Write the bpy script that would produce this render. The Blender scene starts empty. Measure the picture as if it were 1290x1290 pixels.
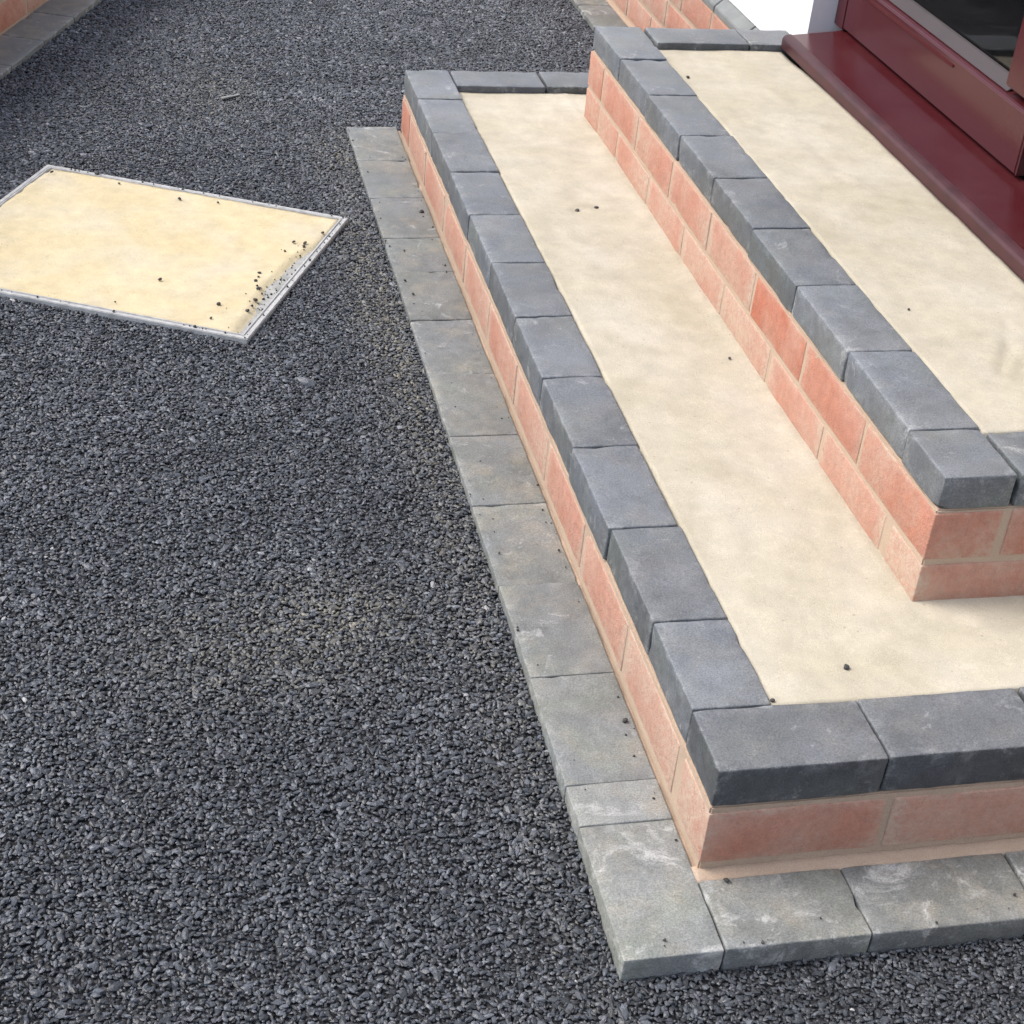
import bpy, bmesh, math, random
import numpy as np
from mathutils import Matrix, Vector, noise

random.seed(7)
rng = np.random.default_rng(7)
scene = bpy.context.scene
COL = scene.collection

# ---------------------------------------------------------------- camera
cam_data = bpy.data.cameras.new('camera')
cam = bpy.data.objects.new('camera', cam_data)
COL.objects.link(cam)
cam.matrix_world = Matrix.Translation((-0.46011, -1.07772, 1.31130)) @ Matrix.Rotation(-0.20598201, 4, 'Z') @ \
    Matrix.Rotation(-0.08606826, 4, 'Y') @ Matrix.Rotation(0.98464797, 4, 'X')
cam_data.sensor_width = 36.0
cam_data.lens = 2038.954 / 1290 * 36.0
cam_data.clip_start = 0.05
cam_data.clip_end = 300
scene.camera = cam

# ---------------------------------------------------------------- light
SUN_EL, SUN_AZ = math.radians(50), math.radians(160)     # azimuth of the direction TOWARDS the sun, from +X
world = bpy.data.worlds.new('World')
scene.world = world
world.use_nodes = True
wn = world.node_tree
wn.nodes.clear()
sky = wn.nodes.new('ShaderNodeTexSky')
sky.sky_type = 'NISHITA'
sky.sun_disc = False
sky.sun_elevation = SUN_EL
sky.sun_rotation = math.pi / 2 - SUN_AZ
sky.air_density = 1.0
sky.dust_density = 3.0
sky.ozone_density = 1.0
bg = wn.nodes.new('ShaderNodeBackground')
bg.inputs['Strength'].default_value = 0.14
wo = wn.nodes.new('ShaderNodeOutputWorld')
wn.links.new(sky.outputs[0], bg.inputs[0])
wn.links.new(bg.outputs[0], wo.inputs[0])

sun_d = bpy.data.lights.new('sun', 'SUN')
sun_d.energy = 1.5
sun_d.angle = math.radians(26)
sun_d.color = (1.0, 0.955, 0.90)
sun = bpy.data.objects.new('sun', sun_d)
COL.objects.link(sun)
sdir = Vector((math.cos(SUN_EL) * math.cos(SUN_AZ), math.cos(SUN_EL) * math.sin(SUN_AZ), math.sin(SUN_EL)))
sun.rotation_euler = sdir.to_track_quat('Z', 'Y').to_euler()
sun.location = sdir * 10

vs = scene.view_settings
scene.display_settings.display_device = 'sRGB'
vs.view_transform = 'Standard'
vs.look = 'None'
vs.exposure = 0.72
vs.gamma = 1.0
vs.use_curve_mapping = False
scene.cycles.use_denoising = True
scene.cycles.max_bounces = 5
scene.cycles.diffuse_bounces = 2
scene.cycles.glossy_bounces = 2
scene.cycles.transparent_max_bounces = 8


# ---------------------------------------------------------------- material helpers
class NT:
    def __init__(self, name):
        self.m = bpy.data.materials.new(name)
        self.m.use_nodes = True
        self.t = self.m.node_tree
        self.t.nodes.clear()
        self.out = self.n('ShaderNodeOutputMaterial')
        self.b = self.n('ShaderNodeBsdfPrincipled')
        self.l(self.b.outputs[0], self.out.inputs[0])

    def n(self, typ, **kw):
        nd = self.t.nodes.new(typ)
        for k, v in kw.items():
            setattr(nd, k, v)
        return nd

    def l(self, a, b):
        self.t.links.new(a, b)

    def val(self, sock, v):
        if hasattr(v, 'is_linked') or isinstance(v, bpy.types.NodeSocket):
            self.l(v, sock)
        else:
            sock.default_value = v

    def coords(self, rand=True):
        tc = self.n('ShaderNodeTexCoord')
        if not rand:
            return tc.outputs['Object']
        oi = self.n('ShaderNodeObjectInfo')
        mul = self.n('ShaderNodeVectorMath', operation='SCALE')
        comb = self.n('ShaderNodeCombineXYZ')
        for i in range(3):
            self.l(oi.outputs['Random'], comb.inputs[i])
        self.l(comb.outputs[0], mul.inputs[0])
        mul.inputs['Scale'].default_value = 37.0
        add = self.n('ShaderNodeVectorMath', operation='ADD')
        self.l(tc.outputs['Object'], add.inputs[0])
        self.l(mul.outputs[0], add.inputs[1])
        return add.outputs[0]

    def noise(self, vec, scale, detail=4, rough=0.55, dist=0.0):
        nd = self.n('ShaderNodeTexNoise')
        self.l(vec, nd.inputs['Vector'])
        nd.inputs['Scale'].default_value = scale
        nd.inputs['Detail'].default_value = detail
        nd.inputs['Roughness'].default_value = rough
        nd.inputs['Distortion'].default_value = dist
        return nd.outputs['Fac']

    def ramp(self, fac, stops):
        nd = self.n('ShaderNodeValToRGB')
        el = nd.color_ramp.elements
        while len(el) > len(stops):
            el.remove(el[-1])
        while len(el) < len(stops):
            el.new(0.5)
        for e, (p, c) in zip(el, stops):
            e.position = p
            e.color = (c, c, c, 1) if isinstance(c, (int, float)) else (*c, 1)
        self.l(fac, nd.inputs[0])
        return nd.outputs[0]

    def mix(self, fac, a, b, mode='MIX'):
        nd = self.n('ShaderNodeMix', data_type='RGBA', blend_type=mode)
        self.val(nd.inputs[0], fac)
        for s, v in ((nd.inputs[6], a), (nd.inputs[7], b)):
            if isinstance(v, tuple):
                s.default_value = (*v, 1)
            else:
                self.l(v, s)
        return nd.outputs[2]

    def math(self, op, a, b=0.0, c=None, clamp=False):
        nd = self.n('ShaderNodeMath', operation=op, use_clamp=clamp)
        self.val(nd.inputs[0], a)
        self.val(nd.inputs[1], b)
        if c is not None:
            self.val(nd.inputs[2], c)
        return nd.outputs[0]

    def bump(self, h, strength, dist, prev=None):
        nd = self.n('ShaderNodeBump')
        nd.inputs['Strength'].default_value = strength
        nd.inputs['Distance'].default_value = dist
        self.l(h, nd.inputs['Height'])
        if prev is not None:
            self.l(prev, nd.inputs['Normal'])
        return nd.outputs[0]

    def attr(self, name, typ='OBJECT'):
        nd = self.n('ShaderNodeAttribute', attribute_type=typ, attribute_name=name)
        return nd.outputs['Fac']

    def finish(self, color=None, rough=0.8, normal=None, spec=None, metal=None):
        if color is not None:
            if isinstance(color, tuple):
                self.b.inputs['Base Color'].default_value = (*color, 1)
            else:
                self.l(color, self.b.inputs['Base Color'])
        self.val(self.b.inputs['Roughness'], rough)
        if normal is not None:
            self.l(normal, self.b.inputs['Normal'])
        if spec is not None:
            self.b.inputs['Specular IOR Level'].default_value = spec
        if metal is not None:
            self.b.inputs['Metallic'].default_value = metal
        return self.m


def mat_concrete(name, dark, light, scuff=(0.55, 0.56, 0.55), scuff_at=0.60, tan=0.35, film=0.3, lit_filmcol=(0.36, 0.37, 0.375)):
    m = NT(name)
    v = m.coords()
    tone = m.attr('tone')
    big = m.noise(v, 9, 3, 0.6)
    mid = m.noise(v, 45, 4, 0.65)
    fine = m.noise(v, 480, 2, 0.7)
    c = m.mix(m.ramp(big, [(0.3, 0.0), (0.7, 1.0)]), dark, light)
    # faint blue and green blotches of the pigment
    hue = m.noise(v, 6, 2, 0.5)
    c = m.mix(m.ramp(hue, [(0.42, 0.0), (0.62, 0.35)]), c, (light[0] * 0.88, light[1] * 0.97, light[2] * 1.17))
    hue2 = m.noise(v, 7.3, 2, 0.5, 1.0)
    c = m.mix(m.ramp(hue2, [(0.50, 0.0), (0.68, 0.35)]), c, (light[0] * 0.93, light[1] * 1.02, light[2] * 0.82))
    c = m.mix(1.0, c, m.ramp(mid, [(0.25, 0.72), (0.75, 1.20)]), 'MULTIPLY')
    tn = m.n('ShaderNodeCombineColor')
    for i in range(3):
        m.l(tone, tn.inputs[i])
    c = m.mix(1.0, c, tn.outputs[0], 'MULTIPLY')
    # cement smears and scuffed edges
    sm = m.math('MULTIPLY_ADD', m.attr('scuff'), 0.06, m.noise(v, 17, 5, 0.75, 0.7))
    geo = m.n('ShaderNodeNewGeometry')
    edge = m.ramp(geo.outputs['Pointiness'], [(0.50, 0.0), (0.60, 1.0)])
    edge = m.math('MULTIPLY', edge, m.ramp(m.noise(v, 38, 4, 0.7), [(0.50, 0.0), (0.66, 0.85)]))
    s = m.math('ADD', m.ramp(sm, [(scuff_at, 0.0), (scuff_at + 0.14, 0.62)]), edge, clamp=True)
    c = m.mix(s, c, scuff)
    # upward faces: film that lightens the tops, then sandy dust; grain over everything
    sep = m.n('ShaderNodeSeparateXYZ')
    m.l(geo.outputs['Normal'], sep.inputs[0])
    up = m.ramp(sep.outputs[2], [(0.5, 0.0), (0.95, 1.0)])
    c = m.mix(m.math('MULTIPLY', up, m.ramp(big, [(0.35, film * 0.6), (0.7, film)])), c, lit_filmcol)  # grey cement dust that also paints the tops' sky brightness into the colour
    dust = m.math('MULTIPLY', up, m.ramp(m.noise(v, 14, 5, 0.7), [(0.48, 0.0), (0.78, tan)]))
    c = m.mix(dust, c, (0.50, 0.42, 0.29))
    c = m.mix(1.0, c, m.ramp(fine, [(0.28, 0.66), (0.72, 1.30)]), 'MULTIPLY')
    n2 = m.bump(m.math('MULTIPLY_ADD', fine, 0.35, mid), 0.45, 0.003)
    return m.finish(c, m.ramp(mid, [(0.3, 0.50), (0.7, 0.70)]), n2, 0.5)


def mat_brick():
    m = NT('brick_clay')
    v = m.coords()
    tc = m.n('ShaderNodeTexCoord')
    tone = m.attr('tone')
    big = m.noise(v, 11, 3, 0.6)
    mid = m.noise(v, 60, 5, 0.65)
    fine = m.noise(v, 500, 2, 0.7)
    c = m.mix(m.ramp(big, [(0.32, 0.0), (0.68, 1.0)]), (0.47, 0.165, 0.100), (0.52, 0.240, 0.172))
    c = m.mix(m.math('MULTIPLY', tone, 0.5), c, (0.54, 0.32, 0.245))
    c = m.mix(1.0, c, m.ramp(mid, [(0.25, 0.82), (0.75, 1.14)]), 'MULTIPLY')
    c = m.mix(1.0, c, m.ramp(fine, [(0.25, 0.80), (0.75, 1.18)]), 'MULTIPLY')
    # pale cement film wiped over the face, heavier near the bed joints
    sep = m.n('ShaderNodeSeparateXYZ')
    m.l(tc.outputs['Object'], sep.inputs[0])
    az = m.math('ABSOLUTE', sep.outputs[2])
    nz = m.noise(v, 22, 5, 0.7, 0.8)
    bed = m.ramp(m.math('ADD', az, m.math('MULTIPLY', nz, 0.022)), [(0.038, 0.0), (0.052, 0.5)])
    film = m.math('ADD', m.ramp(m.noise(v, 7, 4, 0.60), [(0.40, 0.0), (0.68, 0.70)]), bed, clamp=True)
    ends = m.math('MAXIMUM', m.math('ABSOLUTE', sep.outputs[0]), m.math('ABSOLUTE', sep.outputs[1]))
    ends = m.ramp(m.math('ADD', ends, m.math('MULTIPLY', nz, 0.03)), [(0.100, 0.0), (0.124, 1.0)])
    film = m.math('ADD', film, m.math('MULTIPLY', ends, tone), clamp=True)
    film = m.math('ADD', film, m.math('MULTIPLY', tone, 0.22), clamp=True)
    film = m.math('MULTIPLY', film, m.ramp(m.noise(v, 140, 3, 0.7), [(0.32, 0.30), (0.62, 1.0)]), clamp=True)
    c = m.mix(film, c, (0.54, 0.42, 0.325))
    n2 = m.bump(m.math('MULTIPLY_ADD', fine, 0.5, mid), 0.7, 0.004)
    return m.finish(c, 0.85, n2, 0.3)


def mat_mortar():
    m = NT('mortar')
    v = m.coords()
    a = m.noise(v, 25, 5, 0.65)
    f = m.noise(v, 600, 3, 0.7)
    c = m.mix(a, (0.44, 0.325, 0.235), (0.56, 0.44, 0.335))
    c = m.mix(1.0, c, m.ramp(f, [(0.25, 0.82), (0.75, 1.15)]), 'MULTIPLY')
    n = m.bump(m.math('MULTIPLY_ADD', f, 0.3, a), 0.5, 0.005)
    return m.finish(c, 0.92, n, 0.2)


def mat_sand(name='sand', a=(0.50, 0.450, 0.335), b=(0.575, 0.530, 0.420)):
    m = NT(name)
    v = m.coords(False)
    g = m.noise(v, 5, 4, 0.6, 0.6)
    h = m.noise(v, 26, 5, 0.65)
    f = m.noise(v, 900, 2, 0.6)
    f2 = m.noise(v, 260, 3, 0.6)
    c = m.mix(m.ramp(g, [(0.3, 0.0), (0.7, 1.0)]), a, b)
    c = m.mix(m.ramp(m.noise(v, 8, 3, 0.5), [(0.44, 0.0), (0.72, 0.45)]), c, (0.64, 0.595, 0.505))
    c = m.mix(1.0, c, m.ramp(h, [(0.25, 0.84), (0.75, 1.08)]), 'MULTIPLY')
    c = m.mix(1.0, c, m.ramp(f, [(0.25, 0.76), (0.75, 1.20)]), 'MULTIPLY')
    # sparse darker grains
    vo = m.n('ShaderNodeTexVoronoi')
    m.l(v, vo.inputs['Vector'])
    vo.inputs['Scale'].default_value = 150
    rnd = m.n('ShaderNodeSeparateColor')
    m.l(vo.outputs['Color'], rnd.inputs[0])
    gr = m.math('MULTIPLY', m.ramp(vo.outputs['Distance'], [(0.16, 1.0), (0.30, 0.0)]),
                m.ramp(rnd.outputs[0], [(0.965, 0.0), (0.985, 0.5)]))
    c = m.mix(gr, c, (0.25, 0.19, 0.12))
    n = m.bump(m.math('MULTIPLY_ADD', f, 0.3, m.math('MULTIPLY_ADD', f2, 0.3, h)), 0.4, 0.004)
    return m.finish(c, 0.95, n, 0.2)


def mat_ground():
    m = NT('asphalt_binder')
    v = m.coords(False)
    vo = m.n('ShaderNodeTexVoronoi')
    m.l(v, vo.inputs['Vector'])
    vo.inputs['Scale'].default_value = 130
    a = m.noise(v, 3, 4, 0.6)
    c = m.mix(vo.outputs['Distance'], (0.030, 0.031, 0.034), (0.012, 0.012, 0.013))
    c = m.mix(1.0, c, m.ramp(a, [(0.3, 0.8), (0.7, 1.2)]), 'MULTIPLY')
    n = m.bump(m.math('SUBTRACT', 1.0, vo.outputs['Distance']), 0.8, 0.006)
    return m.finish(c, 0.6, n, 0.5)


def mat_stones():
    m = NT('coated_aggregate')
    tone = m.attr('tone', 'INSTANCER')
    dust = m.attr('dust', 'INSTANCER')
    geo = m.n('ShaderNodeNewGeometry')
    fine = m.noise(geo.outputs['Position'], 700, 2, 0.7)
    c = m.ramp(tone, [(0.0, (0.015, 0.017, 0.0205)), (0.45, (0.057, 0.064, 0.075)), (0.8, (0.124, 0.136, 0.155)),
                      (0.97, (0.22, 0.232, 0.25)), (1.0, (0.40, 0.40, 0.40))])
    c = m.mix(dust, c, (0.21, 0.195, 0.145))
    c = m.mix(1.0, c, m.ramp(fine, [(0.25, 0.65), (0.75, 1.3)]), 'MULTIPLY')
    n = m.bump(fine, 0.35, 0.0012)
    return m.finish(c, m.ramp(fine, [(0.3, 0.34), (0.7, 0.52)]), n, 0.65)


def mat_plain(name, col, rough=0.5, spec=0.5, metal=None, var=0.12, scale=20, bump=0.15, fine=300):
    m = NT(name)
    v = m.coords()
    a = m.noise(v, scale, 5, 0.6)
    f = m.noise(v, fine, 3, 0.6)
    c = m.mix(1.0, col, m.ramp(a, [(0.25, 1 - var), (0.75, 1 + var)]), 'MULTIPLY')
    n = m.bump(f, bump, 0.001)
    r = m.ramp(a, [(0.3, max(0.03, rough - 0.08)), (0.7, rough + 0.08)])
    return m.finish(c, r, n, spec, metal)


def mat_maroon():
    m = NT('maroon_paint')
    v = m.coords()
    a = m.noise(v, 6, 4, 0.6)
    f = m.noise(v, 90, 3, 0.7)
    c = m.mix(a, (0.064, 0.0092, 0.0125), (0.070, 0.0108, 0.0145))
    # building dust
    geo = m.n('ShaderNodeNewGeometry')
    sep = m.n('ShaderNodeSeparateXYZ')
    m.l(geo.outputs['Normal'], sep.inputs[0])
    up = m.ramp(sep.outputs[2], [(0.4, 0.25), (0.95, 1.0)])
    d = m.math('MULTIPLY', up, m.ramp(m.noise(v, 12, 6, 0.75, 0.5), [(0.40, 0.0), (0.9, 0.06)]))
    c = m.mix(d, c, (0.36, 0.31, 0.28))
    n = m.bump(f, 0.08, 0.001)
    return m.finish(c, m.ramp(a, [(0.3, 0.18), (0.7, 0.24)]), n, 0.45)


def mat_glass():
    m = NT('window_glass')
    m.t.nodes.remove(m.b)
    tr = m.n('ShaderNodeBsdfTransparent')
    tr.inputs[0].default_value = (0.86, 0.90, 0.89, 1)
    gl = m.n('ShaderNodeBsdfGlossy')
    gl.inputs['Roughness'].default_value = 0.05
    fr = m.n('ShaderNodeFresnel')
    fr.inputs['IOR'].default_value = 1.52
    mx = m.n('ShaderNodeMixShader')
    m.l(m.math('MULTIPLY', fr.outputs[0], 1.35, clamp=True), mx.inputs[0])
    m.l(tr.outputs[0], mx.inputs[1])
    m.l(gl.outputs[0], mx.inputs[2])
    m.l(mx.outputs[0], m.out.inputs[0])
    return m.m


M = dict(
    coping=mat_concrete('charcoal_block', (0.097, 0.106, 0.112), (0.160, 0.171, 0.180), scuff_at=0.60, tan=0.12, film=0.36, lit_filmcol=(0.30, 0.315, 0.33)),
    edging=mat_concrete('weathered_grey_block', (0.150, 0.158, 0.145), (0.222, 0.228, 0.212), scuff=(0.66, 0.66, 0.64), scuff_at=0.57, tan=0.36, film=0.25, lit_filmcol=(0.27, 0.277, 0.262)),
    brick=mat_brick(), mortar=mat_mortar(), sand=mat_sand(),
    sand_yellow=mat_sand('kiln_sand', (0.65, 0.54, 0.325), (0.72, 0.625, 0.41)),
    ground=mat_ground(), stones=mat_stones(), maroon=mat_maroon(), glass=mat_glass(),
    galv=mat_plain('galvanised_steel', (0.46, 0.46, 0.445), 0.65, 0.4, 0.0, 0.30, 55),
    white=mat_plain('white_render', (0.80, 0.80, 0.81), 0.85, 0.3, None, 0.03, 6, 0.5, 160),
    bead=mat_plain('grey_bead', (0.060, 0.050, 0.053), 0.6, 0.3, None, 0.12),
    dark=mat_plain('interior_dark', (0.20, 0.225, 0.25), 0.7),
    nosing=mat_plain('scuffed_sill_edge', (0.060, 0.020, 0.024), 0.45, 0.4, None, 0.45, 14),
    cap=mat_plain('plinth_cap_grey', (0.21, 0.22, 0.215), 0.7, 0.4, None, 0.2, 30),
    tray=mat_plain('dusty_steel_tray', (0.36, 0.36, 0.335), 0.7, 0.4, None, 0.3, 60),
    board=mat_plain('inner_board_grey', (0.055, 0.058, 0.060), 0.5),
    pale=mat_plain('interior_pale', (0.40, 0.41, 0.41), 0.6),
    wood=mat_plain('wood_chip', (0.26, 0.265, 0.255), 0.8),
)


# ---------------------------------------------------------------- mesh helpers
def link(name, me, mat, parent=None, loc=(0, 0, 0), rot=(0, 0, 0)):
    o = bpy.data.objects.new(name, me)
    COL.objects.link(o)
    if mat is not None and not me.materials:
        me.materials.append(mat)
    o.location = loc
    o.rotation_euler = rot
    if parent is not None:
        o.parent = parent
    return o


def empty(name, loc=(0, 0, 0), rz=0.0):
    o = bpy.data.objects.new(name, None)
    o.empty_display_size = 0.1
    COL.objects.link(o)
    o.location = loc
    o.rotation_euler = (0, 0, rz)
    return o


def tag(o, label, cat=None, group=None, kind=None):
    o['label'] = label
    if cat:
        o['category'] = cat
    if group:
        o['group'] = group
    if kind:
        o['kind'] = kind
    return o


def rounded_box(name, dx, dy, dz, r=0.004, step=0.03, amp=0.0008, seed=0.0, chips=3, smooth=True):
    """Worn block: rounded edges, slightly wavy faces, a few knocked corners."""
    h = (dx / 2, dy / 2, dz / 2)

    def axis(hh):
        n = max(1, int(round((2 * hh - 2 * r) / step)))
        inner = [-hh + r + (2 * hh - 2 * r) * i / n for i in range(n + 1)]
        return [-hh, -hh + r * 0.35] + inner + [hh - r * 0.35, hh]
    ax = [axis(x) for x in h]
    rs = random.Random(int(seed * 1000) + 13)
    hits = []
    for _ in range(chips):
        a = rs.randrange(3)
        p = [rs.choice((-1, 1)) * h[0], rs.choice((-1, 1)) * h[1], rs.choice((1, 1, -1)) * h[2]]
        p[a] = rs.uniform(-h[a], h[a])
        hits.append((Vector(p), rs.uniform(0.007, 0.020), rs.uniform(0.0012, 0.0036)))
    verts, index, faces = [], {}, []

    def vert(i, j, k):
        key = (i, j, k)
        if key in index:
            return index[key]
        p = Vector((ax[0][i], ax[1][j], ax[2][k]))
        c = Vector([max(-h[t] + r, min(h[t] - r, p[t])) for t in range(3)])
        d = p - c
        if d.length > 1e-9:
            nrm = d.normalized()
            p = c + nrm * r
        else:
            nrm = Vector((0, 0, 1))
        q = p * 22 + Vector((seed * 7.1, seed * 3.3, seed * 5.7))
        w = noise.noise(q) * amp * 1.6 + noise.noise(q * 4.3) * amp * 0.8
        p = p + nrm * w
        for cpt, rad, dep in hits:
            dd = (p - cpt).length
            if dd < rad:
                p = p - nrm * dep * (1 - dd / rad)
        index[key] = len(verts)
        verts.append(p)
        return index[key]
    N = [len(a) for a in ax]
    for a, b, c in ((0, 1, 2), (1, 2, 0), (2, 0, 1)):
        for side in (0, N[c] - 1):
            for i in range(N[a] - 1):
                for j in range(N[b] - 1):
                    q = []
                    for (u, w) in ((i, j), (i + 1, j), (i + 1, j + 1), (i, j + 1)):
                        t = [0, 0, 0]
                        t[a], t[b], t[c] = u, w, side
                        q.append(vert(*t))
                    faces.append(q if side else q[::-1])
    me = bpy.data.meshes.new(name)
    me.from_pydata(verts, [], faces)
    if smooth:
        me.polygons.foreach_set('use_smooth', [True] * len(me.polygons))
    me.update()
    return me


_cache = {}


def block(name, parent, x0, x1, y0, y1, z0, z1, kind, tone=1.0, gap=0.002, r=0.0032, variants=4, jitter=True,
          base=(0, 0, 0)):
    """One worn block filling the given box (less the joint)."""
    dx, dy, dz = x1 - x0 - gap, y1 - y0 - gap, z1 - z0
    key = (kind, round(dx, 3), round(dy, 3), round(dz, 3), random.randrange(variants))
    if key not in _cache:
        _cache[key] = rounded_box(kind + '_mesh', dx, dy, dz, r, 0.030 if kind == 'brick' else 0.014, {'brick': 0.0007, 'edging': 0.0006}.get(kind, 0.0008),
                                  len(_cache) + 0.5, chips={'brick': 3, 'edging': 3}.get(kind, 5))
    o = link(name, _cache[key], M[kind], parent)
    jx = random.uniform(-0.0022, 0.0022) if jitter else 0
    jz = random.uniform(-0.0010, 0.0010) if jitter else 0
    o.location = ((x0 + x1) / 2 + jx - base[0], (y0 + y1) / 2 - base[1], (z0 + z1) / 2 + jz - base[2])
    if kind == 'brick':
        o.location.x -= jx * 0.8
        o.rotation_euler = (random.uniform(-0.002, 0.002), random.uniform(-0.002, 0.002), random.uniform(-0.003, 0.003))
    elif kind == 'edging':
        o.location.x -= jx * 0.8
        o.rotation_euler = (random.uniform(-0.003, 0.003), random.uniform(-0.004, 0.004), random.uniform(-0.0015, 0.0015))
    elif jitter:
        o.rotation_euler = (random.uniform(-0.004, 0.004), random.uniform(-0.006, 0.006), random.uniform(-0.006, 0.006))
    o['tone'] = float(tone)
    return o


def poly_mesh(name, verts, faces, smooth=False):
    me = bpy.data.meshes.new(name)
    me.from_pydata(verts, [], faces)
    bm = bmesh.new()
    bm.from_mesh(me)
    bmesh.ops.recalc_face_normals(bm, faces=bm.faces)
    bm.to_mesh(me)
    bm.free()
    if smooth:
        me.polygons.foreach_set('use_smooth', [True] * len(me.polygons))
    return me


def prism(name, outline, z0, z1, bevel=0.0):
    """Vertical prism over an (x, y) outline."""
    n = len(outline)
    v = [(x, y, z0) for x, y in outline] + [(x, y, z1) for x, y in outline]
    f = [list(range(n))[::-1], list(range(n, 2 * n))] + [[i, (i + 1) % n, n + (i + 1) % n, n + i] for i in range(n)]
    me = poly_mesh(name, v, f)
    if bevel:
        bm = bmesh.new()
        bm.from_mesh(me)
        bmesh.ops.bevel(bm, geom=bm.edges[:], offset=bevel, segments=2, affect='EDGES')
        bm.to_mesh(me)
        bm.free()
    return me


def profile_y(name, prof, y0, y1, bevel=0.0, smooth=False):
    """Extrude an (x, z) profile along Y."""
    n = len(prof)
    v = [(x, y0, z) for x, z in prof] + [(x, y1, z) for x, z in prof]
    f = [list(range(n)), list(range(n, 2 * n))[::-1]] + [[i, n + i, n + (i + 1) % n, (i + 1) % n] for i in range(n)]
    me = poly_mesh(name, v, f)
    if bevel:
        bm = bmesh.new()
        bm.from_mesh(me)
        bmesh.ops.bevel(bm, geom=bm.edges[:], offset=bevel, segments=3, affect='EDGES')
        bm.to_mesh(me)
        bm.free()
    return me


def box_mesh(name, x0, x1, y0, y1, z0, z1, bevel=0.0):
    return prism(name, [(x0, y0), (x1, y0), (x1, y1), (x0, y1)], z0, z1, bevel)


def sand_mesh(name, outline_fn, x0, x1, y0, y1, zfn, depth, res=0.012):
    """Screeded bed: a height-field top over the cells outline_fn accepts, with skirts."""
    nx, ny = int((x1 - x0) / res) + 1, int((y1 - y0) / res) + 1
    xs, ys = np.linspace(x0, x1, nx), np.linspace(y0, y1, ny)
    idx = -np.ones((nx, ny), int)
    verts, faces = [], []

    def vid(i, j):
        if idx[i, j] < 0:
            idx[i, j] = len(verts)
            verts.append((xs[i], ys[j], zfn(xs[i], ys[j])))
        return idx[i, j]
    cells = [[outline_fn((xs[i] + xs[i + 1]) / 2, (ys[j] + ys[j + 1]) / 2) for j in range(ny - 1)] for i in range(nx - 1)]
    edges = {}
    for i in range(nx - 1):
        for j in range(ny - 1):
            if cells[i][j]:
                q = [vid(i, j), vid(i + 1, j), vid(i + 1, j + 1), vid(i, j + 1)]
                faces.append(q)
                for a, b in zip(q, q[1:] + q[:1]):
                    edges[(a, b)] = 1
    low = {}
    for (a, b) in list(edges):
        if (b, a) not in edges:
            for t in (a, b):
                if t not in low:
                    low[t] = len(verts)
                    p = verts[t]
                    verts.append((p[0], p[1], p[2] - depth))
            faces.append([b, a, low[a], low[b]])
    me = bpy.data.meshes.new(name)
    me.from_pydata(verts, [], faces)
    me.polygons.foreach_set('use_smooth', [True] * len(me.polygons))
    return me


def nz(x, y, s, o=0.0):
    return noise.noise(Vector((x * s + o, y * s - o, o * 1.7)))


# ---------------------------------------------------------------- ground
def ground_z(y):
    return float(np.interp(y, [-0.3, 0.0, 0.25, 0.9, 1.4, 2.4, 3.2], [-0.036, -0.031, -0.020, -0.012, -0.0085, -0.0085, -0.012]))


gy = [-60, -1.5, -0.3, 0.0, 0.25, 0.9, 1.4, 2.4, 3.2, 60]
gv, gf = [], []
for y in gy:
    for x in (-60, -4, 4, 60):
        gv.append((x, y, ground_z(y) - 0.003))
for j in range(len(gy) - 1):
    for i in range(3):
        a = j * 4 + i
        gf.append([a, a + 1, a + 5, a + 4])
ground = link('ground', poly_mesh('ground', gv, gf), M['ground'])
tag(ground, 'dark asphalt surface in front of the steps', kind='structure')

TRAY_C, TRAY_A, TRAY_W, TRAY_H = Vector((-0.4635, 1.782)), math.radians(-25.0), 0.640, 0.552
GW_D = Vector((0.339, 0.941)).normalized()            # direction of the garden wall's edging
GW_P = Vector((-0.732, 2.758))                        # a point on its outer edge
GW_N = Vector((-GW_D.y, GW_D.x))                      # away from the asphalt


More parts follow.
